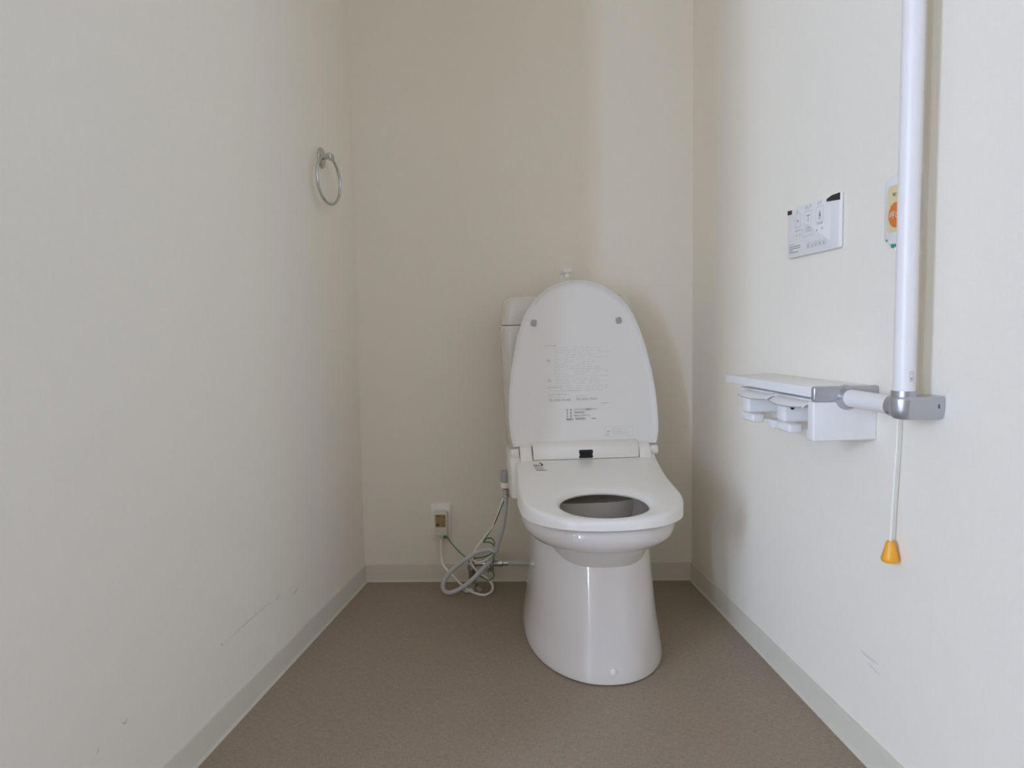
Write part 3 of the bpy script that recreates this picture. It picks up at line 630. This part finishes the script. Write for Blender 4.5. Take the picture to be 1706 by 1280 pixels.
# silver end bracket: rounded front corner, swelling into a collar round the rail
pr = []
for k in range(7):
    a = math.radians(90*k/6); pr.append((0.1195+0.0075*math.sin(a), 0))
bm = bmesh.new()
bm_box(bm, (0.0, 1.0-0.6, 0.7130-0.64), (0.1270, 1.0125-0.6, 0.7415-0.64), 0.0045, 4)
bm_tube(bm, [(0.060, 1.002-0.6, 0.7195-0.64), (0.060, 1.010-0.6, 0.7195-0.64), (0.060, 1.018-0.6, 0.7195-0.64), (0.060, 1.022-0.6, 0.7195-0.64)], [0.024, 0.0225, 0.0190, 0.0178], 28)
from_bm('end_bracket', bm, 'silver', ph_)
for i, (ua, ub, fa, fb) in enumerate(((0.664, 0.826, 0.700, 0.838), (0.836, 0.990, 0.858, 0.990))):
    # curved cutter flap
    pts = [(0.020, 0.7175), (0.06, 0.7180), (0.10, 0.7160), (0.120, 0.7130), (0.134, 0.7085), (0.1425, 0.7030)]
    def prof(sc): return [(d, z) for d, z in pts]+[(d-0.0008, z-0.0028) for d, z in pts[::-1]]
    rings = []
    for k in range(9):
        t = k/8; u = fa+(fb-fa)*t; bow = 0.010*(1-(2*t-1)**2)
        rings.append([(d+(bow*(d/0.1425)**4)-0.004, u-0.60, z-0.64-0.003*(d/0.1425)**4*(1-(2*t-1)**2)) for d, z in prof(0)])
    fl = loft('paper_flap', rings, 'wplast', ph_, ang=30)
    el = [(r[5][0]+0.0003, r[5][1], r[5][2]-0.0014) for r in rings]
    tube('cutter_edge', el, 0.0011, 'bumper', fl, 6)
    # left arm with its rounded front and the foot that carries the roll
    bm = bmesh.new()
    bm_box(bm, (0.015, ua-0.005-0.60, 0.655-0.64), (0.112, ua+0.030-0.60, 0.712-0.64), 0.008, 4)
    from_bm('roll_arm', bm, 'wplast', ph_)
    hb('roll_foot', (0.086, ua+0.002, 0.637), (0.1150, ua+0.062, 0.6565), bev=0.005, seg=3)
    hb('arm_post', (0.018, ua-0.006, 0.637), (0.108, ua+0.010, 0.660), bev=0.004, seg=3)
    hb('roll_tab', (0.080, ub-0.034, 0.637), (0.112, ub-0.004, 0.6545), bev=0.003)
    hb('spool_back', (0.012, ua+0.026, 0.650), (0.030, ub-0.004, 0.716), bev=0.003)
    hb('front_fascia', (0.020, ua-0.002, 0.696), (0.118, ub-0.002, 0.715), bev=0.004)
    if i == 1:
        lathe('lock_hole', [(0.0042, 0), (0.0042, 0.0012), (0.002, 0.0016)], 'black', ph_, 14, mtx=along((0.0930, ua+0.0298-0.60, 0.6860-0.64), (0, 1, 0)))

# ------------------------------------------------------------------ L-shaped handrail
RD, RU = 0.060, 1.1690
hr = empty('handrail', on_frame(FR, (0, RU, 0.7200)), 'white L-shaped handrail with silver corner bracket on the right wall', 'handrail')
tube('vertical_rail', [(RD, 0, 0.026), (RD, 0, 0.8), (RD, 0, 1.28)], 0.0162, 'rail', hr, 32)
tube('horizontal_rail', [(RD, -0.152, -0.0005), (RD, -0.015, -0.001)], 0.0160, 'rail', hr, 32)
bm = bmesh.new()
def cap(cx, cy, rx, ry, z0):  # stadium section of the corner bracket, reaching from the rail axis back to the wall
    pts = []
    for k in range(17):
        a = math.radians(-90+180*k/16); pts.append((cx+rx*math.cos(a), cy+ry*math.sin(a), z0))
    return pts+[(0.0015, cy+ry*0.82, z0), (0.0015, cy-ry*0.82, z0)]
bm_loft(bm, [cap(RD-0.004, 0, 0.010, 0.010, -0.0215), cap(RD-0.002, 0, 0.0165, 0.0165, -0.0195), cap(RD, 0, 0.0205, 0.0195, -0.0125), cap(RD, 0, 0.0215, 0.0205, -0.004), cap(RD, 0, 0.0215, 0.0205, 0.010), cap(RD, 0, 0.0208, 0.0198, 0.0150), cap(RD, 0, 0.0192, 0.0188, 0.0165)])
bm_tube(bm, [(RD, 0, 0.012), (RD, 0, 0.026)], 0.0187, 32)
bm_tube(bm, [(RD, -0.026, -0.001), (RD, 0.0, -0.001)], 0.0185, 28)
from_bm('corner_bracket', bm, 'silver', hr, ang=40)
box('screw_slot', (0.0105, 0.0160, -0.003), (0.0125, 0.0178, 0.004), 'black', hr)
bm = bmesh.new()
bm_box(bm, (0.0, -0.022, 1.20), (RD, 0.022, 1.235), 0.006); bm_tube(bm, [(RD, 0, 1.19), (RD, 0, 1.285)], 0.019, 28)
from_bm('top_bracket', bm, 'silver', hr)
# little rating sticker low on the vertical rail
bm = bmesh.new()
def wrap(a0, a1, z0, z1, r=0.01645):
    n = 4
    for k in range(n):
        b0 = a0+(a1-a0)*k/n; b1 = a0+(a1-a0)*(k+1)/n
        P = lambda a, z: (RD+r*math.cos(a), r*math.sin(a), z)
        bm.faces.new([bm.verts.new(p) for p in (P(b0, z0), P(b1, z0), P(b1, z1), P(b0, z1))])
A0, A1 = math.radians(84), math.radians(106)
for a in ((A0, A1, 0.0420, 0.0428), (A0, A1, 0.0572, 0.0580), (A0, A0+0.04, 0.0428, 0.0572), (A1-0.04, A1, 0.0428, 0.0572), (A0+0.10, A1-0.10, 0.0445, 0.0485), (A0+0.10, A1-0.10, 0.0525, 0.0532), (A0+0.10, A1-0.10, 0.0550, 0.0556)): wrap(*a)
decal('rating_sticker', bm, 'grayink', hr, Matrix.Identity(4))
